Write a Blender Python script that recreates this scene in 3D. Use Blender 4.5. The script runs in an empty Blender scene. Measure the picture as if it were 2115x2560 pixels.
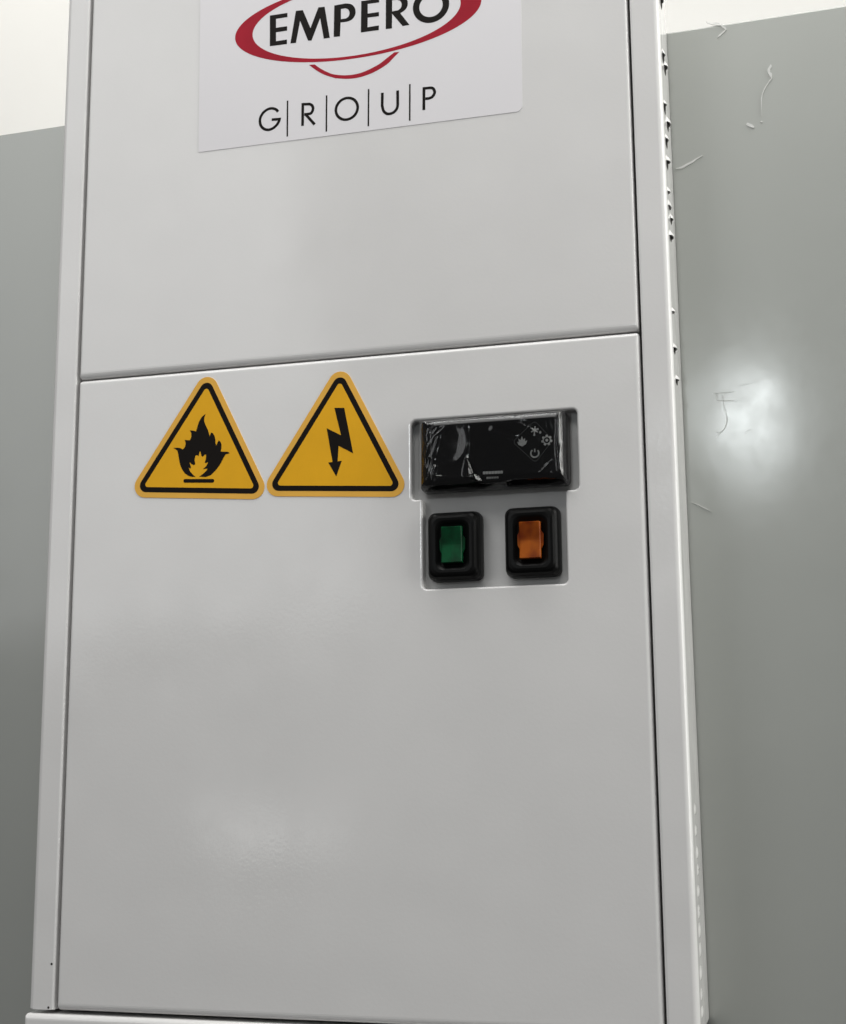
import bpy, math, random
from mathutils import Vector, Matrix
from mathutils.geometry import tessellate_polygon

# ---------------------------------------------------------------- camera
S = 0.001                                   # all shapes are given in millimetres
scene = bpy.context.scene
COL = scene.collection
cam_data = bpy.data.cameras.new('camera')
cam = bpy.data.objects.new('camera', cam_data)
COL.objects.link(cam)
cam_data.sensor_fit = 'VERTICAL'
cam_data.sensor_height = 36.0
cam_data.lens = 3516.58 / 2560.0 * 36.0
cam_data.clip_start = 0.01
cam_data.clip_end = 100
right = Vector((0.96329076, 0.26833939, -0.00805486))
fwd = Vector((-0.2628599, 0.94886742, 0.1748007))
up = Vector((0.05454891, -0.1662666, 0.98457089))
M = Matrix((right, up, -fwd)).transposed().to_4x4()
M.translation = Vector((0.2002, -0.58861, -0.18199))
cam.matrix_world = M
scene.camera = cam

# ---------------------------------------------------------------- light
world = bpy.data.worlds.new('World')
scene.world = world
world.use_nodes = True
bg = world.node_tree.nodes['Background']
bg.inputs[0].default_value = (0.98, 0.99, 1.0, 1)
bg.inputs[1].default_value = 0.08
scene.view_settings.view_transform = 'Standard'
scene.view_settings.look = 'None'
scene.view_settings.exposure = 0
scene.view_settings.gamma = 1

def area(name, loc, target, sx, sy, power, col=(1, 1, 1), shape='RECTANGLE'):
    l = bpy.data.lights.new(name, 'AREA')
    l.shape = shape
    l.size = sx
    l.size_y = sy
    l.energy = power
    l.color = col
    o = bpy.data.objects.new(name, l)
    COL.objects.link(o)
    o.location = loc
    o.rotation_euler = (Vector(target) - Vector(loc)).to_track_quat('-Z', 'Y').to_euler()
    return o

area('ceiling_light', (-0.14, -0.86, 1.10), (-0.12, -0.42, 0), 1.5, 0.55, 12.9, (1, 0.99, 0.97))
area('window_light', (1.2, -0.08, 0.25), (0.1, 0.0, -0.05), 0.7, 1.2, 17, (1, 1, 0.96))
area('round_lamp', (0.106, -1.843, 0.335), (0.17, 0.0, -0.03), 0.145, 0.16, 1.35, (0.93, 0.99, 1), 'ELLIPSE')
area('streak_light', (-0.705, -1.70, -0.303), (-0.03, 0.0, -0.21), 0.30, 0.08, 0.16, (1, 1, 1))  # added so its reflection makes the pale streak on the lower door
area('overhead_fill', (0.05, -0.16, 1.0), (0.05, -0.12, 0), 1.4, 0.25, 7.0, (1, 1, 0.98))  # added fill from above that whitens the upward-facing rolled edges
glow = area('reflection_softbox', (-1.55, -2.6, 0.95), (-0.1, 0.0, 0.0), 1.15, 1.7, 10, (0.98, 0.99, 1))  # unseen softbox, added for a broad soft reflection and some frontal fill
glow.rotation_euler.rotate_axis('Z', math.radians(14))
area('wall_light', (-0.7, 0.35, 1.5), (-0.7, 1.1, 0.5), 1.0, 0.5, 9.2, (1, 0.985, 0.94))

D={
'ring_outer':([5.73,166.73],[61.69,20.15],-179.55),
'ring_inner':([5.29,166.81],[52.13,18.79],-179.57),
'smile':[(-17.55,146.7),(-13.85,143.38),(-9.64,140.46),(-4.77,138.16),(-3.38,137.74),(2.16,136.7),(8.12,136.63),(14.97,138.2),(21.34,141.23),(24.98,144.42),(27.48,146.61),(24.99,146.75),(21.81,144.66),(17.71,142.0),(12.69,139.94),(8.12,138.74),(3.53,138.47),(-1.07,139.0),(-5.23,140.09),(-7.91,141.45),(-11.4,143.73),(-14.74,146.54)],
'E1':[(-37.95,175.55),(-28.86,175.48),(-28.84,173.3),(-34.73,173.33),(-34.68,168.61),(-28.93,168.54),(-28.91,166.26),(-34.66,166.25),(-34.61,161.55),(-28.97,161.58),(-28.95,159.24),(-37.76,159.43)],
'M':[(-27.18,159.25),(-24.48,175.87),(-20.92,175.66),(-16.96,165.65),(-12.97,175.82),(-9.8,175.67),(-7.1,159.1),(-10.15,159.14),(-12.06,170.09),(-16.4,159.1),(-18.16,159.37),(-22.3,170.27),(-24.34,159.18)],
'P1':[(-4.88,175.5),(0.71,175.65),(3.27,174.99),(5.12,173.26),(5.82,171.0),(5.59,168.89),(4.2,166.97),(1.89,166.14),(-1.69,166.23),(-1.95,159.04),(-5.16,159.25)],
'P1h':[(-1.52,173.13),(0.72,173.16),(2.11,172.31),(2.81,170.53),(2.35,168.69),(0.96,167.82),(-1.51,167.87)],
'E2':[(8.69,175.55),(17.62,175.52),(17.62,173.47),(11.92,173.59),(11.91,168.59),(17.51,168.55),(17.5,166.37),(11.91,166.55),(11.81,161.59),(17.45,161.65),(17.44,159.29),(8.5,159.41)],
'R1':[(21.01,175.58),(26.95,175.56),(29.68,174.73),(31.25,173.05),(31.78,170.6),(31.23,168.57),(29.86,167.14),(28.04,166.25),(32.53,159.56),(29.22,159.47),(24.17,166.4),(24.04,166.42),(23.91,159.12),(20.86,159.22)],
'R1h':[(24.07,173.52),(26.26,173.49),(28.07,172.53),(28.74,170.62),(28.28,168.81),(26.91,167.85),(24.04,167.83)],
'O1o':([43.15,167.66],8.76),
'O1i':([43.1,167.42],5.55),
'G':[(-33.17,124.88),(-34.21,126.2),(-36.29,127.08),(-38.65,126.82),(-40.71,125.48),(-42.02,123.58),(-42.43,121.28),(-41.81,118.83),(-40.31,117.15),(-38.23,116.34),(-35.88,116.7),(-33.83,118.19),(-32.67,119.95),(-32.39,121.03),(-36.37,121.28)],
'b':[[(-28.36,129.9),(-28.34,111.59)],[(-8.59,129.82),(-8.66,111.44)],[(12.33,130.05),(12.16,111.39)],[(32.52,129.61),(32.34,111.38)]],
'R2':[[(-20.58,126.95),(-20.64,115.97)],[(-20.58,126.95),(-17.22,126.63),(-15.91,125.71),(-15.4,124.03),(-16.03,122.21),(-17.19,121.64),(-19.81,121.71)],[(-19.23,121.78),(-14.54,115.87)]],
'O2':([1.52,121.61],5.41),
'U':[(19.08,127.19),(18.97,120.7),(19.67,118.0),(21.07,116.51),(22.76,116.13),(24.73,116.72),(26.14,118.26),(26.57,120.21),(26.55,127.28)],
'P2':[[(39.33,126.46),(39.18,115.73)],[(39.33,126.46),(41.83,126.39),(43.49,126.01),(44.37,124.59),(44.3,123.17),(43.31,121.73),(41.79,121.23),(39.98,121.26)]],
'flame':[(-67.76,-21.25),(-68.33,-22.93),(-68.39,-24.65),(-67.54,-26.82),(-66.49,-28.81),(-65.85,-30.77),(-65.42,-32.14),(-64.74,-30.47),(-64.04,-30.61),(-63.11,-31.92),(-62.57,-33.67),(-62.43,-35.58),(-62.11,-36.93),(-61.33,-35.28),(-60.75,-34.37),(-59.93,-35.18),(-59.41,-36.55),(-59.48,-38.25),(-59.75,-39.75),(-58.25,-39.95),(-56.25,-40.14),(-55.24,-40.77),(-56.23,-41.09),(-57.22,-41.21),(-58.24,-42.69),(-58.78,-43.79),(-60.13,-46.16),(-62.09,-48.49),(-64.45,-50.61),(-67.04,-51.39),(-70.26,-51.0),(-68.67,-49.96),(-66.89,-48.56),(-66.11,-47.57),(-66.92,-47.42),(-68.52,-47.61),(-67.14,-46.46),(-66.16,-45.01),(-66.08,-44.35),(-66.97,-44.77),(-67.68,-44.53),(-67.11,-42.86),(-67.05,-40.78),(-67.76,-40.69),(-68.25,-41.27),(-68.85,-41.7),(-69.47,-41.0),(-69.8,-39.55),(-70.22,-38.85),(-70.6,-39.97),(-70.77,-41.1),(-71.89,-40.65),(-72.49,-40.99),(-72.86,-42.87),(-72.41,-44.99),(-73.41,-45.3),(-74.43,-44.66),(-75.27,-43.66),(-75.14,-44.62),(-74.6,-46.17),(-74.79,-46.92),(-75.81,-46.29),(-74.96,-48.24),(-73.3,-50.05),(-72.17,-50.97),(-74.09,-50.85),(-75.72,-50.28),(-77.57,-49.02),(-79.04,-47.03),(-80.11,-44.68),(-80.78,-41.96),(-81.14,-39.65),(-81.7,-37.89),(-82.74,-36.96),(-83.77,-36.5),(-81.94,-36.44),(-80.3,-36.74),(-78.86,-37.51),(-77.87,-36.43),(-77.49,-34.92),(-77.72,-33.76),(-78.15,-32.96),(-76.52,-33.27),(-75.3,-33.26),(-74.72,-31.86),(-74.76,-29.94),(-75.51,-28.55),(-73.77,-28.86),(-72.34,-29.35),(-71.78,-27.28),(-71.02,-24.84),(-69.65,-22.64)],
'fbar':[(-78.2,-52.5),(-62.79,-53.44)],
'bolt':[(-4.19,-23.2),(0.53,-23.56),(4.8,-44.96),(-2.17,-41.01),(-2.58,-48.16),(-0.63,-48.08),(-3.22,-55.07),(-7.05,-48.4),(-4.98,-48.32),(-7.88,-32.43),(-0.98,-36.22)],
'T1':[(-67.4,-7.87),(-98.7,-54.18),(-42.43,-58.26)],
'T2':[(-1.54,-10.71),(-32.28,-57.51),(24.16,-61.07)],
'power':[(88.9,-51.78)],
'gear':[(94.27,-46.4)],
'ic3':[(89.09,-41.72)],
'ic3b':[(91.48,-42.71)],
'ic4':[(83.43,-46.22)],
'diam':[(89.19,-37.24),(97.02,-46.55),(89.07,-56.14),(79.06,-46.12)],
'scale1':[(86.89,-51.64),(90.91,-51.91)],
'strip':[(65.91,-58.98),(74.84,-59.14),(67.41,-61.31),(72.91,-61.45)],
'face':[(45.99,-36.1),(99.34,-34.89),(98.93,-61.16),(44.18,-59.51)],
'fold':[(59.32,-52.26),(57.67,-59.58),(66.59,-64.21),(61.83,-57.29)],
'louv':[(11.5,160.4),(10.2,133.1),(17.2,130.7),(7.2,107.0),(19.5,104.2),(9.4,91.6),(8.8,81.2),(6.9,65.7),(9.5,60.4),(16.2,56.9),(10.9,46.7),(5.1,9.7),(6.8,-6.1),(11.8,-18.7),(17.9,-201.1),(17.6,-209.7),(18.9,-218.4),(19.3,-225.7),(17.4,-234.1),(15.1,-241.7),(15.5,-248.8),(15.5,-256.6),(13.3,-265.3),(12.7,-274.1),(12.3,-280.9)],
'scr':[[(167.22,158.42),(172.78,156.62),(174.49,155.58),(176.14,153.38)],[(176.01,153.64),(173.96,151.64),(171.79,149.97)],[(195.26,132.88),(194.55,129.57),(195.64,126.77)],[(195.64,126.77),(192.34,122.33),(190.52,117.31),(190.3,108.7)],[(183.34,106.27),(186.43,103.6)],[(150.28,88.26),(154.51,89.15),(162.71,93.22)],[(150.86,-68.75),(154.79,-70.7),(159.01,-73.34)],[(189.71,106.31),(190.1,105.95)]],
'scratch':[[(161.83,-19.9),(167.18,-19.76),(171.97,-19.59)],[(163.83,-23.05),(168.43,-23.52),(172.66,-23.85)],[(166.74,-20.1),(166.95,-24.97),(167.56,-28.73),(168.11,-32.11),(167.0,-35.74),(164.96,-37.81),(162.74,-40.06)],[(164.17,-19.53),(163.84,-22.86)],[(170.56,-46.5),(173.7,-46.97),(176.86,-46.67)],[(170.68,-32.3),(170.19,-39.29)],[(165.48,-14.01),(165.83,-18.16)],[(174.75,-16.83),(179.0,-16.42)],[(169.08,-16.93),(169.65,-19.96)],[(175.48,-38.93),(178.01,-37.27)],[(162.5,-37.27),(165.65,-38.23)]],
'rivets':[(-137.71,-270.12),(-138.52,-288.87)],
}
RIDGES= [([(39.87, -53.89), (41.23, -47.77), (44.44, -41.77), (49.71, -37.73)], 0.7, 0.5), ([(40.47, -44.61), (46.04, -38.25), (50.76, -37.14)], 0.5, 0.4), ([(46.0, -42.4), (43.56, -51.03), (41.65, -59.15)], 0.6, 0.6), ([(41.34, -36.09), (60.16, -34.87), (80.72, -34.08), (99.42, -33.85)], 0.6, 0.5), ([(70.91, -39.78), (75.48, -41.39), (80.53, -43.79)], 0.4, 0.8), ([(59.39, -52.33), (58.0, -59.66)], 0.9, 0.5), ([(59.39, -52.33), (62.4, -58.41), (66.91, -64.54)], 0.9, 0.5), ([(44.26, -59.57), (54.63, -60.73), (58.25, -60.19)], 0.5, 0.5), ([(66.91, -64.54), (80.17, -62.16), (98.74, -61.31)], 0.5, 0.5), ([(99.9, -35.0), (98.95, -48.63), (99.67, -59.76)], 0.8, 0.45), ([(102.63, -45.35), (99.46, -52.2)], 0.7, 0.5), ([(90.75, -61.21), (96.89, -55.56)], 0.35, 0.4), ([(80.69, -35.61), (84.7, -38.21), (89.69, -41.38)], 0.5, 0.4), ([(98.37, -35.91), (101.93, -33.63)], 0.9, 0.4), ([(101.26, -59.86), (103.29, -57.99)], 1.0, 0.5), ([(43.75, -58.77), (44.83, -55.24)], 1.0, 0.35)]

# ---------------------------------------------------------------- materials
def new_mat(name):
    m = bpy.data.materials.new(name)
    m.use_nodes = True
    return m, m.node_tree, m.node_tree.nodes['Principled BSDF']

def noise(nt, scale, detail=3, rough=0.5, coord='Object'):
    tc = nt.nodes.new('ShaderNodeTexCoord')
    n = nt.nodes.new('ShaderNodeTexNoise')
    n.inputs['Scale'].default_value = scale
    n.inputs['Detail'].default_value = detail
    n.inputs['Roughness'].default_value = rough
    nt.links.new(tc.outputs[coord], n.inputs['Vector'])
    return n

def ramp(nt, src, stops):
    r = nt.nodes.new('ShaderNodeValToRGB')
    e = r.color_ramp.elements
    e[0].position, e[0].color = stops[0][0], (*stops[0][1], 1)
    e[1].position, e[1].color = stops[-1][0], (*stops[-1][1], 1)
    for p, c in stops[1:-1]:
        k = e.new(p); k.color = (*c, 1)
    nt.links.new(src, r.inputs[0])
    return r

def surface(name, col, rough, spec=0.5, metal=0, var=0.03, vscale=9, peel=(0, 900), warp=(0, 6), coat=0, rvar=0.0):
    m, nt, b = new_mat(name)
    lo = tuple(c * (1 - var) for c in col); hi = tuple(min(1, c * (1 + var)) for c in col)
    n = noise(nt, vscale, 5, 0.6)
    r = ramp(nt, n.outputs['Fac'], [(0.3, lo), (0.7, hi)])
    nt.links.new(r.outputs[0], b.inputs['Base Color'])
    b.inputs['Specular IOR Level'].default_value = spec
    b.inputs['Metallic'].default_value = metal
    b.inputs['Roughness'].default_value = rough
    if rvar:
        n2 = noise(nt, vscale * 2.3, 6, 0.65)
        mr = nt.nodes.new('ShaderNodeMapRange')
        mr.inputs['From Min'].default_value = 0.3; mr.inputs['From Max'].default_value = 0.7
        mr.inputs['To Min'].default_value = rough - rvar; mr.inputs['To Max'].default_value = rough + rvar
        nt.links.new(n2.outputs['Fac'], mr.inputs['Value'])
        nt.links.new(mr.outputs[0], b.inputs['Roughness'])
    if coat:
        b.inputs['Coat Weight'].default_value = coat
        n3 = noise(nt, 55, 4, 0.7)
        m3 = nt.nodes.new('ShaderNodeMapRange')
        m3.inputs['From Min'].default_value = 0.35; m3.inputs['From Max'].default_value = 0.65
        m3.inputs['To Min'].default_value = 0.10; m3.inputs['To Max'].default_value = 0.145
        nt.links.new(n3.outputs['Fac'], m3.inputs['Value'])
        nt.links.new(m3.outputs[0], b.inputs['Coat Roughness'])
    prev = None
    for (amt, sc), dist in ((peel, 0.0002), (warp, 0.004)):
        if amt:
            nn = noise(nt, sc, 2)
            bp = nt.nodes.new('ShaderNodeBump')
            bp.inputs['Strength'].default_value = amt
            bp.inputs['Distance'].default_value = dist
            nt.links.new(nn.outputs['Fac'], bp.inputs['Height'])
            if prev: nt.links.new(prev.outputs[0], bp.inputs['Normal'])
            prev = bp
    if prev:
        nt.links.new(prev.outputs[0], b.inputs['Normal'])
        if coat: nt.links.new(prev.outputs[0], b.inputs['Coat Normal'])
    return m

WHITE = surface('white_powder_paint', (0.74, 0.731, 0.722), 0.12, 0.5, var=0.02, vscale=14, peel=(0.12, 700), warp=(0.5, 8), rvar=0.06)
PLATE = surface('grey_coated_steel', (0.53, 0.528, 0.522), 0.35, 0.5, var=0.04, vscale=60, peel=(0.15, 900))
DARK = surface('dark_interior', (0.02, 0.019, 0.017), 0.7, 0.2)
GREY = surface('grey_partition_paint', (0.405, 0.417, 0.392), 0.5, 0.4, metal=0.35, var=0.025, vscale=5, peel=(0.12, 60), warp=(0.25, 7), coat=1.0)
WALLM = surface('white_wall_paint', (0.88, 0.87, 0.84), 0.8, 0.2, var=0.02, vscale=2, peel=(0.3, 200))
STICK = surface('white_vinyl', (0.76, 0.743, 0.762), 0.38, 0.4, var=0.01, vscale=20)
RED = surface('red_print', (0.36, 0.010, 0.026), 0.5, 0.1, var=0.12, vscale=40)
INK = surface('black_print', (0.008, 0.006, 0.005), 0.5, 0.08)
YEL = surface('yellow_print', (0.82, 0.42, 0.012), 0.45, 0.15, var=0.05, vscale=45)
YELE = surface('yellow_edge_print', (0.83, 0.45, 0.07), 0.45, 0.2, var=0.05, vscale=45)
BLKP = surface('black_gloss_plastic', (0.003, 0.003, 0.0035), 0.12, 0.22)
RUB = surface('black_rubber', (0.003, 0.003, 0.003), 0.34, 0.14, peel=(0.1, 2000))
ICON = surface('grey_print', (0.85, 0.85, 0.82), 0.5, 0.3, var=0.15, vscale=900)
SCRAP = surface('pale_film_scrap', (0.93, 0.93, 0.90), 0.35, 0.5, var=0.1, vscale=300)
_b = SCRAP.node_tree.nodes['Principled BSDF']; _b.inputs['Alpha'].default_value = 0.62
SCR = surface('dull_scratch', (0.56, 0.58, 0.56), 0.85, 0.05, var=0.3, vscale=400)

def lens(name, c1, c2):
    m, nt, b = new_mat(name)
    n = noise(nt, 85, 2, 0.5)
    r = ramp(nt, n.outputs['Fac'], [(0.40, c1), (0.60, c2)])
    nt.links.new(r.outputs[0], b.inputs['Base Color'])
    b.inputs['Roughness'].default_value = 0.42
    b.inputs['Specular IOR Level'].default_value = 0.12
    b.inputs['Subsurface Weight'].default_value = 0.25
    b.inputs['Subsurface Radius'].default_value = (1, 1, 1)
    b.inputs['Subsurface Scale'].default_value = 0.001
    return m
GREEN = lens('green_lens', (0.0003, 0.022, 0.007), (0.0006, 0.062, 0.020))
ORANGE = lens('orange_lens', (0.12, 0.015, 0.001), (0.33, 0.078, 0.005))

m, nt, b = new_mat('clear_film')
nt.nodes.remove(b)
tr = nt.nodes.new('ShaderNodeBsdfTransparent')
gl = nt.nodes.new('ShaderNodeBsdfGlossy'); gl.inputs['Roughness'].default_value = 0.1
fr = nt.nodes.new('ShaderNodeFresnel'); fr.inputs['IOR'].default_value = 1.6
ad = nt.nodes.new('ShaderNodeMath'); ad.operation = 'ADD'; ad.inputs[1].default_value = 0.0
mx = nt.nodes.new('ShaderNodeMixShader')
nt.links.new(fr.outputs[0], ad.inputs[0]); nt.links.new(ad.outputs[0], mx.inputs[0])
nt.links.new(tr.outputs[0], mx.inputs[1]); nt.links.new(gl.outputs[0], mx.inputs[2])
nt.links.new(mx.outputs[0], nt.nodes['Material Output'].inputs[0])
FILM = m

# ---------------------------------------------------------------- mesh helpers
def thing(name, label, cat, loc=(0, 0, 0)):
    o = bpy.data.objects.new(name, None)
    o.empty_display_size = 0.05
    COL.objects.link(o)
    o.location = Vector(loc) * S
    o['label'] = label; o['category'] = cat
    return o

def child(o, parent):
    o.parent = parent
    w = Vector((0, 0, 0)); q = parent
    while q is not None:
        w += q.location; q = q.parent
    o.location = o.location - w
    return o

def link_mesh(name, vs, fs, mat, parent=None, smooth=None, label=None):
    me = bpy.data.meshes.new(name)
    c = Vector((0, 0, 0))
    for v in vs: c += Vector(v)
    c /= len(vs)
    me.from_pydata([(Vector(v) - c) * S for v in vs], [], fs)
    me.materials.append(mat)
    if smooth is not None:
        if smooth is True: smooth = [True] * len(fs)
        me.polygons.foreach_set('use_smooth', smooth)
    me.update()
    o = bpy.data.objects.new(name, me)
    COL.objects.link(o)
    o.location = c * S
    if parent is not None: child(o, parent)
    if label: o['label'] = label
    return o

class MB:
    def __init__(s): s.v = []; s.f = []; s.s = []
    def add(s, v, f, sm=False):
        n = len(s.v); s.v += [tuple(a) for a in v]
        s.f += [tuple(i + n for i in q) for q in f]
        s.s += ([sm] * len(f)) if isinstance(sm, bool) else list(sm)
    def loops(s, loops, smooth, close=True):
        """strips between successive loops of equal length; smooth per strip"""
        k = len(loops[0])
        for a, b_, sm in zip(loops[:-1], loops[1:], smooth):
            v = list(a) + list(b_)
            rng = range(k if close else k - 1)
            s.add(v, [(i, (i + 1) % k, k + (i + 1) % k, k + i) for i in rng], sm)
    def cap(s, loop, holes=(), flip=False):
        ls = [list(loop)] + [list(h) for h in holes]
        vs = [v for l in ls for v in l]
        ts = tessellate_polygon([[Vector(v) for v in l] for l in ls])
        # face the camera side (-y) unless flipped
        out = []
        for t in ts:
            a, b_, c_ = (Vector(vs[i]) for i in t)
            nrm = (b_ - a).cross(c_ - a)
            if (nrm.y > 0) != flip: t = (t[0], t[2], t[1])
            out.append(tuple(t))
        s.add(vs, out, False)
    def build(s, name, mat, parent=None, label=None):
        return link_mesh(name, s.v, s.f, mat, parent, s.s, label)

def at_y(poly, y): return [(x, y, z) for x, z in poly]

def area2(p): return sum(p[i][0] * p[(i + 1) % len(p)][1] - p[(i + 1) % len(p)][0] * p[i][1] for i in range(len(p)))

def round_poly(pts, rad, n=5):
    """polygon (any orientation) with rounded corners"""
    out = []; k = len(pts)
    rad = rad if isinstance(rad, (list, tuple)) else [rad] * k
    for i in range(k):
        P = Vector(pts[i]); A = Vector(pts[i - 1]); B = Vector(pts[(i + 1) % k])
        a = (A - P).normalized(); b_ = (B - P).normalized()
        ang = a.angle(b_) / 2
        r = max(rad[i], 0.02)
        d = min(r / math.tan(ang), (A - P).length * 0.49, (B - P).length * 0.49)
        r = d * math.tan(ang)
        C = P + (a + b_).normalized() * (r / math.sin(ang))
        s0 = P + a * d - C; s1 = P + b_ * d - C
        t0 = math.atan2(s0.y, s0.x); t1 = math.atan2(s1.y, s1.x)
        dt = (t1 - t0 + math.pi) % (2 * math.pi) - math.pi
        for j in range(n + 1):
            t = t0 + dt * j / n
            out.append((C.x + r * math.cos(t), C.y + r * math.sin(t)))
    return out

def offset_poly(pts, d):
    """d may be one number or one per edge (edge i runs from point i to i+1); positive shrinks"""
    k = len(pts); sg = 1 if area2(pts) > 0 else -1
    dd = d if isinstance(d, (list, tuple)) else [d] * k
    L = []
    for i in range(k):
        P = Vector(pts[i]); Q = Vector(pts[(i + 1) % k]); t = (Q - P).normalized()
        n = Vector((-t.y, t.x)) * sg
        L.append((P + n * dd[i], t))
    out = []
    for i in range(k):
        (p, t), (q, u) = L[i - 1], L[i]
        den = t.x * u.y - t.y * u.x
        w = q - p
        a = (w.x * u.y - w.y * u.x) / den
        out.append(tuple(p + t * a))
    return out

def rect(x0, z0, x1, z1): return [(x0, z0), (x1, z0), (x1, z1), (x0, z1)]     # edges: bottom, right, top, left

def slab(name, poly, y0, y1, mat, parent=None, holes=(), label=None, mb=None):
    m = mb or MB()
    m.cap(at_y(poly, y0), [at_y(h, y0) for h in holes])
    m.loops([at_y(poly, y0), at_y(poly, y1)], [False])
    for h in holes: m.loops([at_y(h, y0), at_y(h, y1)], [False])
    if mb: return mb
    return m.build(name, mat, parent, label)

def catmull(P, n=5, closed=False):
    out = []; k = len(P)
    for i in range(k if closed else k - 1):
        g = lambda j: Vector(P[j % k] if closed else P[max(0, min(k - 1, j))])
        a, b_, c_, d = g(i - 1), g(i), g(i + 1), g(i + 2)
        for j in range(n):
            t = j / n
            out.append(tuple(0.5 * ((2 * b_) + (c_ - a) * t + (2 * a - 5 * b_ + 4 * c_ - d) * t * t + (3 * b_ - a - 3 * c_ + d) * t ** 3)))
    if not closed: out.append(tuple(P[-1]))
    return out

def stroke(P, w, taper=False):
    """outline of a polyline of width w"""
    l = []; r = []; k = len(P)
    for i in range(k):
        p = Vector(P[i]); a = Vector(P[max(0, i - 1)]); b_ = Vector(P[min(k - 1, i + 1)])
        t1 = (p - a).normalized() if i else (b_ - p).normalized()
        t2 = (b_ - p).normalized() if i < k - 1 else t1
        n = Vector((-(t1 + t2).y, (t1 + t2).x)).normalized()
        c = max(0.5, n.dot(Vector((-t1.y, t1.x))))
        ww = w / 2 / c
        if taper: ww *= 0.35 + 0.65 * math.sin(math.pi * (i + 0.5) / k)
        l.append(tuple(p + n * ww)); r.append(tuple(p - n * ww))
    return l + r[::-1]

def circle(cx, cz, rx, rz=None, n=40, a0=0, a1=2 * math.pi):
    rz = rz or rx
    return [(cx + rx * math.cos(a0 + (a1 - a0) * i / n), cz + rz * math.sin(a0 + (a1 - a0) * i / n)) for i in range(n)]

# ---------------------------------------------------------------- setting
wall = link_mesh('wall', [(-3000, 900, -1500), (3000, 900, -1500), (3000, 900, 3000), (-3000, 900, 3000),
                          (-3000, 980, -1500), (3000, 980, -1500), (3000, 980, 3000), (-3000, 980, 3000)],
                 [(0, 1, 2, 3), (5, 4, 7, 6), (4, 0, 3, 7), (1, 5, 6, 2), (3, 2, 6, 7), (4, 5, 1, 0)], WALLM)
wall['kind'] = 'structure'

def ypart(z): return 38.5 - 0.02 * z
def ztop(x): return 154.8 + 0.0115 * x
part = thing('partition', 'smooth grey-green partition panel behind the white control cabinet, with a bright lamp glare', 'partition', (0, 40, -700))
mb = MB()
def plane_pt(x, z, d=0): return (x, ypart(z) + d, z)
front = [(-620, -700), (820, -700), (820, ztop(820)), (-620, ztop(-620))]
lo = []
for ins, dep in ((0, 16), (0, 1.0), (0.35, 0.3), (1.0, 0)):
    q = offset_poly(front, ins)
    lo.append([plane_pt(x, z, dep) for x, z in q])
mb.loops(lo[::-1], [True, True, False])
mb.cap(lo[-1])
mb.cap(lo[0], flip=True)
mb.build('panel_sheet', GREY, part)
for pts, w in zip(D['scr'], (0.9, 0.6, 1.3, 0.3, 1.2, 0.7, 0.35, 0.8)):
    P = stroke(catmull(pts, 5), w, True)
    P = [(x + w * 0.22 * math.sin(7.3 * i + x), z + w * 0.22 * math.sin(5.1 * i + z)) for i, (x, z) in enumerate(P)]
    m = MB()
    a = [plane_pt(x, z, -0.5) for x, z in P]; b_ = [plane_pt(x, z, 0.1) for x, z in P]
    m.cap(a); m.loops([a, b_], [False])
    m.build('film_scrap', SCRAP, part)
for i, pts in enumerate(D['scratch']):
    if i in (4, 5, 6, 8): continue
    P = stroke(catmull(pts, 5), (0.45, 0.5, 0.45, 0.8, 0.6, 0.25, 0.25, 0.3, 0.4, 0.3, 0.3)[i], True)
    m = MB()
    a = [plane_pt(x, z, -0.04) for x, z in P]; b_ = [plane_pt(x, z, 0.02) for x, z in P]
    m.cap(a); m.loops([a, b_], [False])
    m.build('scratch', SCR, part)

# ---------------------------------------------------------------- the cabinet
cab = thing('control_cabinet', 'tall white painted control cabinet with logo sticker, two warning triangles, display and two rocker switches', 'control cabinet', (0, 20, -420))
ZB, ZT = -289.8, 262.0

def rolled(mb, base, ins, rad, rc, depth, n=6):
    """folded sheet panel: base outline, per-edge roll ins, corner radius rc"""
    L = []
    L.append(at_y(round_poly(base, rc), depth))
    for k in range(n + 1):
        a = math.pi / 2 * k / n
        f = 1 - math.cos(a)
        q = round_poly(offset_poly(base, [i * f for i in ins]), max(0.15, rc - rad * f))
        L.append(at_y(q, rad * (1 - math.sin(a))))
    mb.loops(L, [False] + [True] * n)
    return L[-1]

# upper panel
mb = MB()
top = rolled(mb, rect(-134.5, 1.0, 134.6, 252.0), [3.2, 1.6, 1.6, 1.4], 1.8, 1.2, 16)
mb.cap(top)
mb.build('upper_panel', WHITE, cab)

# lower panel with the T-shaped opening
T = [(32.0, -31.9), (106.6, -31.9), (106.6, -67.4), (100.7, -67.4), (100.7, -107.8), (36.9, -107.8), (36.9, -67.8), (32.0, -67.8)]
TR = [2.2, 2.2, 2.0, 1.3, 2.0, 2.0, 1.0, 1.6]
YP = 5.2
mb = MB()
top = rolled(mb, rect(-134.5, ZB, 134.6, 0.1), [3.0, 2.0, 2.0, 1.4], 1.9, 1.6, 16)
HL = []
R1 = 1.1
for k in range(6):
    a = math.pi / 2 * k / 5
    d = -R1 * (1 - math.sin(a))
    q = offset_poly(T, d)
    HL.append(at_y(round_poly(q, [max(0.2, r - (d if i not in (3, 6) else -d)) for i, r in enumerate(TR)]), R1 * (1 - math.cos(a))))
HL.append([(x, YP, z) for x, y, z in HL[-1]])
mb.loops(HL, [True] * 5 + [False])
mb.cap(top, [HL[0]])
mb.build('lower_panel', WHITE, cab)
mb = MB()
pl = rect(28, -112, 111, -27)
slab(None, pl, YP, YP + 1.2, None, mb=mb)
mb.build('mounting_plate', PLATE, cab, 'recessed grey plate behind the T-shaped opening')

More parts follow.
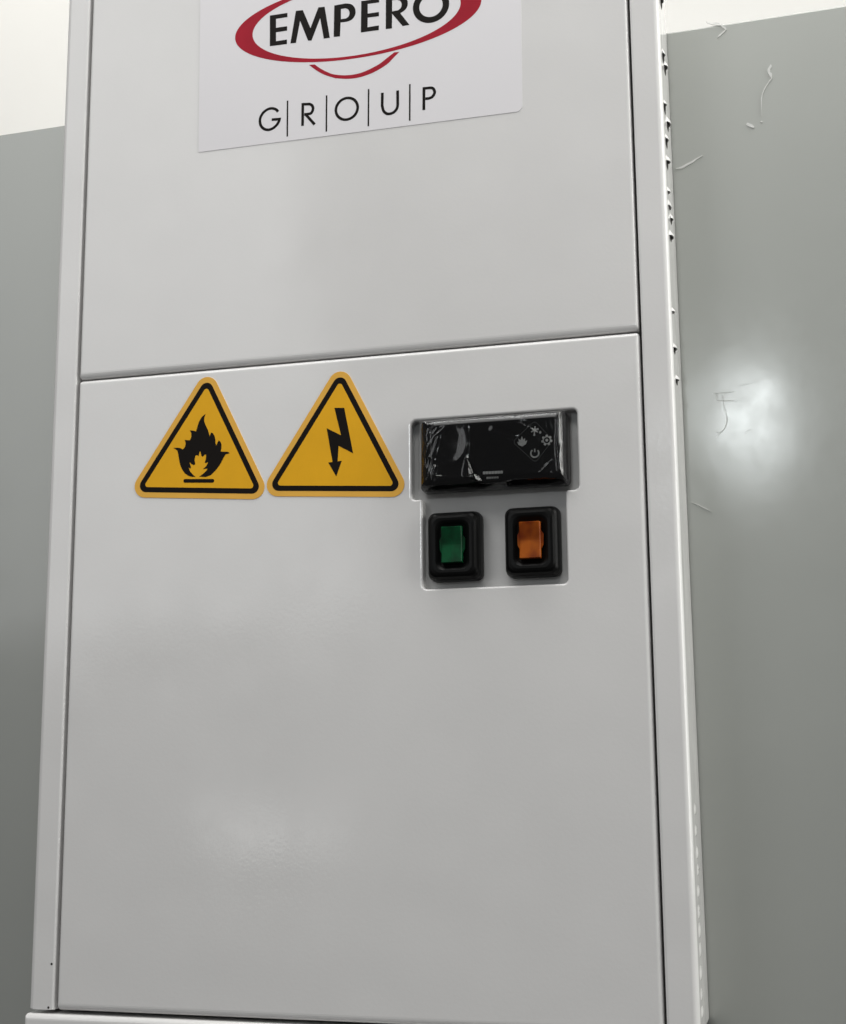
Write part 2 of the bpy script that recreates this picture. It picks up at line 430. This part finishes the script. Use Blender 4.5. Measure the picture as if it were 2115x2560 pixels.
# posts (profile in x,y extruded in z), side walls run back to the partition
def arc(cx, cy, r, a0, a1, n=6):
    return [(cx + r * math.cos(math.radians(a0 + (a1 - a0) * i / n)), cy + r * math.sin(math.radians(a0 + (a1 - a0) * i / n))) for i in range(n + 1)]
def post(sgn, inner):
    # going from inner wall round the face to the outer wall
    ro, ri = 2.6, 1.2
    xo = 148.7
    prof = [(inner, 16)] + arc(inner + ri, ri, ri, 180, 270) + arc(xo - ro, ro, ro, -90, 0) + [(xo, 10.0)]
    prof = [(x * sgn, y) for x, y in prof]
    k = len(prof)
    zs = [ZB, ZB + 0.4, ZT]
    v = []; f = []; sm = []
    for z in zs:
        for x, y in prof: v.append((x, y, z))
    for r in range(len(zs) - 1):
        for i in range(k - 1):
            a, b_ = r * k + i, r * k + i + 1
            q = (a, b_, b_ + k, a + k)
            if sgn < 0: q = q[::-1]
            f.append(q); sm.append(i not in (0, 7, k - 2))
    mb = MB(); mb.add(v, f, sm)
    # closed bottom lip
    n0 = list(range(k))
    mb.f.append(tuple(n0)); mb.s.append(False)
    return mb.build('frame_post', WHITE, cab)
post(1, 135.6)
lp = post(-1, 135.9)
for x, z in D['rivets']:
    slab('rivet_hole', circle(x, z, 0.55, n=12), -0.03, 0.3, DARK, lp)

# side walls
for sgn in (1, -1):
    x0, x1 = 148.7 * sgn, 147.5 * sgn
    zs = [ZB, -150, 0, 150, ZT]
    v = []
    for z in zs:
        yb = ypart(z) - 0.6
        v += [(x0, 10.0, z), (x0, yb, z), (x1, yb, z), (x1, 10.0, z)]
    f = []
    for i in range(len(zs) - 1):
        for j in range(4):
            q = (i * 4 + j, i * 4 + (j + 1) % 4, i * 4 + 4 + (j + 1) % 4, i * 4 + 4 + j)
            f.append(q if sgn > 0 else q[::-1])
    side = link_mesh('side_panel', v, f, WHITE, cab)
    if sgn > 0: right_side = side
# inner carcass seen only as darkness in the gaps
mb = MB()
for (x0, x1, y0, y1, z0, z1) in ((-147, 147, 17, 33, ZB - 6, 250),):
    v = [(x0, y0, z0), (x1, y0, z0), (x1, y0, z1), (x0, y0, z1), (x0, y1, z0), (x1, y1, z0), (x1, y1, z1), (x0, y1, z1)]
    mb.add(v, [(0, 1, 2, 3), (5, 4, 7, 6), (4, 0, 3, 7), (1, 5, 6, 2), (3, 2, 6, 7), (4, 5, 1, 0)])
mb.build('inner_carcass', DARK, cab)
mb = MB()
tp = rolled(mb, rect(-148.7, 253.6, 148.7, 268), [1.0, 2, 2, 2], 2, 1.0, 33)
mb.cap(tp)
mb.build('top_rail', WHITE, cab)

# plinth, wider and prouder than the body
mb = MB()
tp = rolled(mb, rect(-149.9, -420, 150.2, -291.5), [2.4, 2.4, 2.6, 1.6], 2.4, 1.6, 36)
q = [(x, y - 1.6, z) for x, y, z in tp]
mb.v = [(x, y - 1.6, z) for x, y, z in mb.v]
mb.cap(q)
mb.build('plinth', WHITE, cab)

# pressed vent hoods on the right side wall
def hood_mesh(w, h, p, round_=False):
    m = MB(); nt_, ny = 8, 10
    rows = []
    for i in range(nt_ + 1):
        t = i / nt_
        pp = p * (math.sin(t * math.pi) ** 0.6 if round_ and 0 < t < 1 else 0.0 if round_ else math.sin(min(1, t * 1.25) * math.pi / 2) ** 0.8)
        row = []
        for j in range(ny + 1):
            u = -1 + 2 * j / ny
            row.append((pp * math.cos(u * math.pi / 2) ** 0.6 if abs(u) < 1 else 0.0, u * w / 2, -h * t))
        rows.append(row)
    m.loops(rows, [True] * nt_, close=False)
    # lip thickness
    lip = rows[-1]; inner = [(max(0.0, x - 0.3), y, z) for x, y, z in lip]
    m.loops([lip, inner], [False], close=False)
    return m
random.seed(4)
hoods = [hood_mesh(6.5, 2.4, 1.5), hood_mesh(5.0, 2.0, 1.3), hood_mesh(8.0, 5.2, 0.55, True)]
def make(me_mb, name, mat):
    me = bpy.data.meshes.new(name)
    me.from_pydata([Vector(v) * S for v in me_mb.v], [], me_mb.f)
    me.polygons.foreach_set('use_smooth', me_mb.s)
    me.materials.append(mat)
    return me
hm = [make(h, 'vent_hood', WHITE) for h in hoods]
slot = MB()
slot.add([(0.02, -3, 0.2), (0.02, 3, 0.2), (0.02, 3, -3.4), (0.02, -3, -3.4)], [(0, 1, 2, 3)])
slot.add([(0.02, -3, 0.2), (0.02, 3, 0.2), (0.45, 2, -0.2), (0.45, -2, -0.2)], [(0, 1, 2, 3)])
slot.add([(0.45, -2, -0.2), (0.45, 2, -0.2), (0.35, 2, -2.6), (0.35, -2, -2.6)], [(0, 1, 2, 3)])
slot.add([(0.35, -2, -2.6), (0.35, 2, -2.6), (0.02, 3, -3.4), (0.02, -3, -3.4)], [(0, 1, 2, 3)])
slm = make(slot, 'vent_slot', DARK)
for i, (y, z) in enumerate(D['louv']):
    lower = z < -150
    o = bpy.data.objects.new('vent_hood', hm[2 if lower else i % 2]); COL.objects.link(o)
    o.location = Vector((148.68, y, z + 1.2)) * S
    sc = random.uniform(0.85, 1.15)
    o.scale = (sc, random.uniform(0.8, 1.2), random.uniform(0.85, 1.2))
    child(o, right_side)
    if i not in (11, 7, 8):
        o2 = bpy.data.objects.new('vent_slot', slm); COL.objects.link(o2)
        o2.location = Vector((148.7, y, z - 0.8)) * S
        k = (1.0 if z > 80 else 0.55) if not lower else (0.6 if i < 16 else 0.25)
        o2.scale = (1, 0.8 + 0.3 * random.random(), k)
        child(o2, right_side)

# ---------------------------------------------------------------- brand sticker
YS = -0.18
st = MB()
P = round_poly([(-74.2, 109.6), (85.6, 108.8), (86.6, 226), (-75.2, 226)], [0.6, 3.0, 3.0, 0.6], 6)
slab(None, P, YS, 0, None, mb=st)
stk = st.build('brand_sticker', STICK, cab, 'white rectangular sticker with red oval logo and black lettering')
def pr(name, poly, mat, parent, holes=(), y=YS - 0.05, label=None):
    return slab(name, poly, y, y + 0.045, mat, parent, holes, label)
# red ring of uneven thickness
N = 120
def ellipse(c, a, n=N): return [(c[0] + a[0] * math.cos(2 * math.pi * i / n), c[1] + a[1] * math.sin(2 * math.pi * i / n)) for i in range(n)]
eo = ellipse((5.7, 166.75), (61.7, 20.15)); ei = ellipse((5.3, 166.95), (52.15, 18.85))
mb = MB()
mb.add(at_y(eo, YS - 0.05) + at_y(ei, YS - 0.05), [(i, (i + 1) % N, N + (i + 1) % N, N + i) for i in range(N)])
mb.loops([at_y(eo, YS - 0.05), at_y(eo, YS)], [False]); mb.loops([at_y(ei, YS - 0.05), at_y(ei, YS)], [False])
mb.build('logo_ring', RED, stk)
sm_ = D['smile']; nlo = 11
pr('logo_arc', catmull(sm_[:nlo], 4) + catmull(sm_[nlo:], 4), RED, stk)
pr('letter', D['E1'], INK, stk); pr('letter', D['M'], INK, stk)
pr('letter', D['P1'][:1] + catmull(D['P1'][1:9], 4) + D['P1'][9:], INK, stk, [D['P1h'][:1] + catmull(D['P1h'][1:6], 4) + D['P1h'][6:]])
pr('letter', D['E2'], INK, stk)
pr('letter', D['R1'][:1] + catmull(D['R1'][1:8], 4) + D['R1'][8:], INK, stk, [D['R1h'][:1] + catmull(D['R1h'][1:6], 4) + D['R1h'][6:]])
pr('letter', circle(43.1, 167.6, 8.85, 8.65, 56), INK, stk, [circle(43.1, 167.5, 5.7, 5.55, 56)])
W2 = 1.35
pr('letter', stroke(catmull(D['G'][:-1], 4) + [D['G'][-1]], W2), INK, stk)
for q in D['b']: pr('divider_bar', stroke(q, 0.75), INK, stk)
def letter_multi(strokes):
    m = MB()
    for i, q in enumerate(strokes): slab(None, stroke(q, W2), YS - 0.05 - i * 0.004, YS, None, mb=m)
    m.build('letter', INK, stk)
R2 = D['R2']; letter_multi([[(R2[0][0][0], R2[0][0][1] + W2 / 2), R2[0][1]], [R2[1][0]] + catmull(R2[1][1:], 4), R2[2]])
pr('letter', circle(1.5, 121.6, 6.1, 6.1, 48), INK, stk, [circle(1.5, 121.6, 4.75, 4.75, 48)])
pr('letter', stroke(D['U'][:1] + catmull(D['U'][1:-1], 4) + D['U'][-1:], W2), INK, stk)
P2 = D['P2']; letter_multi([[(P2[0][0][0], P2[0][0][1] + W2 / 2), P2[0][1]], [P2[1][0]] + catmull(P2[1][1:], 4)])

# ---------------------------------------------------------------- warning stickers
def warning(tri, label):
    YW = -0.22
    bo = round_poly(offset_poly(tri, -2.45), 3.3, 8)
    bi = round_poly(tri, 1.3, 8)
    yo = round_poly(offset_poly(tri, -5.0), 5.6, 8)
    m = MB(); slab(None, yo, YW, 0, None, mb=m)
    s = m.build('warning_sticker', YELE, cab, label)
    mb = MB(); n = len(bo)
    mb.add(at_y(bo, YW - 0.05) + at_y(bi, YW - 0.05), [(i, (i + 1) % n, n + (i + 1) % n, n + i) for i in range(n)])
    mb.loops([at_y(bo, YW - 0.05), at_y(bo, YW)], [False])
    mb.build('triangle_border', INK, s)
    slab('yellow_field', round_poly(offset_poly(tri, -0.3), 1.4, 8), YW - 0.03, YW, YEL, s)
    return s, YW
s, YW = warning(D['T1'], 'yellow triangle sticker with a black flame, nearer the left edge')
fl = D['flame']
slab('flame_symbol', fl, YW - 0.09, YW - 0.03, INK, s)
fb = D['fbar']
slab('flame_base_bar', round_poly(stroke(fb, 1.75), 0.7, 4), YW - 0.09, YW - 0.03, INK, s)
s, YW = warning(D['T2'], 'yellow triangle sticker with a black lightning bolt, next to the display')
slab('lightning_bolt', D['bolt'], YW - 0.09, YW - 0.03, INK, s)

# ---------------------------------------------------------------- display controller
ctl = thing('display_controller', '', '', (70, YP, -48))
del ctl['label'], ctl['category']
child(ctl, cab)
def shell(mb, specs):
    """specs: (rect, corner radius, y, smooth-to-next)"""
    L = [at_y(round_poly(r, rc, 6), y) for r, rc, y, _ in specs]
    mb.loops(L, [s_[3] for s_ in specs[:-1]])
    return L[-1]
mb = MB()
last = shell(mb, [(rect(35.8, -64.9, 102.6, -32.3), 2.5, YP, False), (rect(36.1, -64.7, 102.4, -32.5), 2.5, 0.5, True), (rect(37.2, -63.8, 101.8, -33.0), 2.5, -2.5, True),
                  (rect(40.0, -62.6, 100.9, -34.4), 2.6, -4.8, True), (rect(42.2, -61.2, 99.9, -35.8), 2.4, -5.8, True), (rect(43.2, -60.4, 99.2, -36.3), 2.2, -6.0, True)])
mb.cap(last)
mb.build('bezel', BLKP, ctl)
YI = -6.06
ddm = D['diam']
out = stroke(round_poly(ddm, 1.5, 3) + [round_poly(ddm, 1.5, 3)[0]], 0.22)
line_mat = surface('faint_grey_print', (0.035, 0.037, 0.036), 0.4, 0.4)
m = MB(); q = round_poly(ddm, 1.5, 3); q2 = round_poly(offset_poly(ddm, 0.3), 1.3, 3); k = len(q)
m.add(at_y(q, YI) + at_y(q2, YI), [(i, (i + 1) % k, k + (i + 1) % k, k + i) for i in range(k)])
m.loops([at_y(q, YI), at_y(q, -6.0)], [False])
m.build('button_outline', line_mat, ctl)
def icon(name, polys, holes=None):
    m = MB()
    for i, P_ in enumerate(polys): slab(None, P_, YI - 0.03 - 0.004 * i, -6.0, None, holes=(holes or {}).get(i, ()), mb=m)
    m.build(name, ICON, ctl)
px, pz = D['power'][0]
arcp = circle(px, pz, 1.75, n=30, a0=math.radians(125), a1=math.radians(415)) 
icon('power_icon', [stroke(arcp, 0.62), stroke([(px, pz + 2.0), (px, pz + 0.5)], 0.55)])
gx, gz = D['gear'][0]
gear = []
for i in range(7):
    a = math.pi / 2 + 2 * math.pi * i / 7
    for da, r in ((-0.34, 1.75), (-0.17, 2.45), (0.17, 2.45), (0.34, 1.75)):
        gear.append((gx + r * math.cos(a + da), gz + r * math.sin(a + da)))
icon('gear_icon', [gear, circle(gx, gz, 0.65, n=14)], {0: [circle(gx, gz, 1.35, n=24)]})
ix, iz = D['ic3'][0]; jx, jz = D['ic3b'][0]
def flake(cx, cz, r, n, w): return [stroke([(cx - r * math.cos(math.pi * i / n + .4), cz - r * math.sin(math.pi * i / n + .4)), (cx + r * math.cos(math.pi * i / n + .4), cz + r * math.sin(math.pi * i / n + .4))], w) for i in range(n)]
drop = lambda cx, cz, r: [(cx, cz + 1.7 * r)] + circle(cx, cz, r, n=12, a0=math.radians(40), a1=math.radians(-220))
icon('defrost_icon', flake(ix, iz + 0.1, 1.7, 3, 0.55) + [drop(jx, jz - 0.1, 0.5), drop(ix - 0.2, iz - 2.0, 0.45)])
kx, kz = D['ic4'][0]
leaf = lambda cx, cz, a, r: [(cx, cz), (cx + r * .55 * math.cos(a - .35), cz + r * .55 * math.sin(a - .35)), (cx + r * math.cos(a), cz + r * math.sin(a)), (cx + r * .55 * math.cos(a + .35), cz + r * .55 * math.sin(a + .35))]
icon('lamp_icon', [leaf(kx + 0.1, kz - 2.2, math.radians(a), r) for a, r in ((50, 3.4), (72, 3.9), (92, 4.6), (114, 4.0), (136, 3.2))])
for (a, b_), h in (((0, 1), 1.25), ((2, 3), 0.95)):
    p, q = D['strip'][a], D['strip'][b_]
    pieces = []
    n = 7 if a == 0 else 5
    for i in range(n):
        x0 = p[0] + (q[0] - p[0]) * i / n; x1 = p[0] + (q[0] - p[0]) * (i + 0.93) / n
        zz = p[1] + (q[1] - p[1]) * (i + .5) / n
        pieces.append(round_poly(rect(x0, zz - h / 2, x1, zz + h / 2), 0.25, 2))
    icon('maker_mark', pieces)

# crumpled protective film over the display
NX, NZ = 190, 110
FX0, FX1, FZ0, FZ1 = 34.9, 103.3, -66.0, -32.1
segs = []
for pts, amp, w in RIDGES:
    for a, b_ in zip(pts[:-1], pts[1:]): segs.append((Vector(a), Vector(b_), amp * 0.6, max(0.75, w * 1.5)))
from mathutils import noise as mn
def film_y(x, z):
    wob = 0.6 * mn.noise(Vector((x * 0.11, z * 0.13, 3)))
    dl, dr, db, dt = x - FX0, FX1 - x, z - FZ0, FZ1 - z
    e = min(dl / 6.5, dr / 4.2, (db + wob) / 6.2, dt / 3.6)
    e = max(0, min(1, e))
    h = -8.2 * (1 - (1 - e) ** 2.2) 
    y = 1.2 + h
    r = 0
    p = Vector((x, z))
    for a, b_, amp, w in segs:
        ab = b_ - a; t = max(0, min(1, (p - a).dot(ab) / ab.length_squared))
        d = (p - a - ab * t).length
        if d < 4 * w: r = max(r, amp * math.exp(-(d / w) ** 2))
    y -= r * (0.5 + 0.5 * e)
    # loose facet that hangs below a crease, and a broad fold at the upper left
    A, B_, C_ = Vector(D['fold'][0]), Vector(D['fold'][1]), Vector(D['fold'][2])
    den = (B_.y - C_.y) * (A.x - C_.x) + (C_.x - B_.x) * (A.y - C_.y)
    u = ((B_.y - C_.y) * (x - C_.x) + (C_.x - B_.x) * (z - C_.y)) / den
    w_ = ((C_.y - A.y) * (x - C_.x) + (A.x - C_.x) * (z - C_.y)) / den
    if u > 0 and w_ > 0 and u + w_ < 1: y -= 3.2 * min(1 - u, 3.0 * w_, 3.0 * (1 - u - w_)) 
    d = ((x - 50) / 9) ** 2 + ((z + 44) / 11) ** 2
    if x < 60: y -= 0.45 * math.exp(-((d - 1) / 0.35) ** 2) * (1 if z > -50 else math.exp(-((z + 50) / 4) ** 2))
    y -= 0.3 * math.exp(-((z + 36.2 - 0.012 * (x - 70)) / 0.9) ** 2) * e
    c = (x - 70) / 34
    edge = max(0, abs(c) - 0.45) + max(0, (-57 - z) / 12)
    y -= 0.2 * mn.noise(Vector((x * 0.08, z * 0.12, 0))) + edge * 0.45 * abs(mn.noise(Vector((x * 0.28 + z * .08, z * 0.15, 5))))
    return y - 0.25
v = []; f = []
for j in range(NZ + 1):
    for i in range(NX + 1):
        x = FX0 + (FX1 - FX0) * i / NX; z = FZ0 + (FZ1 - FZ0) * j / NZ
        # rounded corners of the sheet
        v.append((x, film_y(x, z), z))
for j in range(NZ):
    for i in range(NX):
        a = j * (NX + 1) + i
        f.append((a, a + 1, a + NX + 2, a + NX + 1))
link_mesh('protective_film', v, f, FILM, ctl, True, 'crumpled clear film over the display')

# ---------------------------------------------------------------- rocker switches
def rocker(cx, cz, mat, label):
    t = thing('rocker_switch', '', '', (cx, YP, cz)); del t['category']; t['label'] = label
    child(t, cab)
    hw, hh = 12.0, 15.2
    def rr(i, dz=0): return rect(cx - hw + i, cz - hh + i * 0.97, cx + hw - i, cz + hh - i * 0.97)
    mb = MB()
    L = shell(mb, [(rr(0), 3.4, YP, True), (rr(-0.1), 3.5, 2.4, True), (rr(0.2), 3.4, 0.0, True), (rr(0.7), 3.4, -1.8, True), (rr(1.4), 3.3, -3.0, True),
                   (rr(2.3), 3.2, -3.7, True), (rr(3.3), 3.4, -3.95, True), (rr(4.4), 3.6, -3.8, True), (rr(5.3), 3.4, -3.3, True), (rr(6.2), 2.6, -2.6, True), (rr(7.4), 1.0, -2.2, False)])
    mb.cap(L)
    mb.build('rubber_boot', RUB, t)
    # lens: two faces meeting in a shallow ridge, round bosses on both flanks
    w, h = 4.55, 7.9
    m = MB()
    rows = []
    for u in (-1, -0.97, -0.6, -0.2, 0, 0.2, 0.6, 0.97, 1):
        yy = -4.7 - 0.9 * (abs(u) ** 1.3) + (0.35 if abs(u) == 1 else 0)
        ww = w - (0.15 if abs(u) == 1 else 0)
        rows.append([(cx - w, -1.5, cz + h * u), (cx - ww, yy + 0.35, cz + h * u), (cx - ww + 0.35, yy, cz + h * u), (cx, yy + 0.25, cz + h * u), (cx + ww - 0.35, yy, cz + h * u), (cx + ww, yy + 0.35, cz + h * u), (cx + w, -1.5, cz + h * u)])
    m.loops(rows, [False] * (len(rows) - 1), close=False)
    for r_ in (rows[0], rows[-1]): m.add(r_, [tuple(range(len(r_)))])
    for sx in (-1, 1):
        c = circle(0, 0, 3.9, n=20, a0=math.radians(-90), a1=math.radians(90)) 
        pts = [(cx + sx * (w - 0.2), -3.9 - 0.0, cz - 4.3), (cx + sx * (w + 1.05), -3.6, cz - 2.0), (cx + sx * (w + 1.15), -3.6, cz + 2.4), (cx + sx * (w - 0.2), -3.9, cz + 4.6)]
        back = [(x, -1.5, z) for x, y, z in pts]
        m.add(pts, [(0, 1, 2, 3)]); m.loops([pts, back], [False])
    m.build('rocker_lens', mat, t, None)
    return t
rocker(51.2, -89.4, GREEN, 'black rubber-booted rocker switch with a green lens')
rocker(85.7, -89.1, ORANGE, 'black rubber-booted rocker switch with an orange lens')
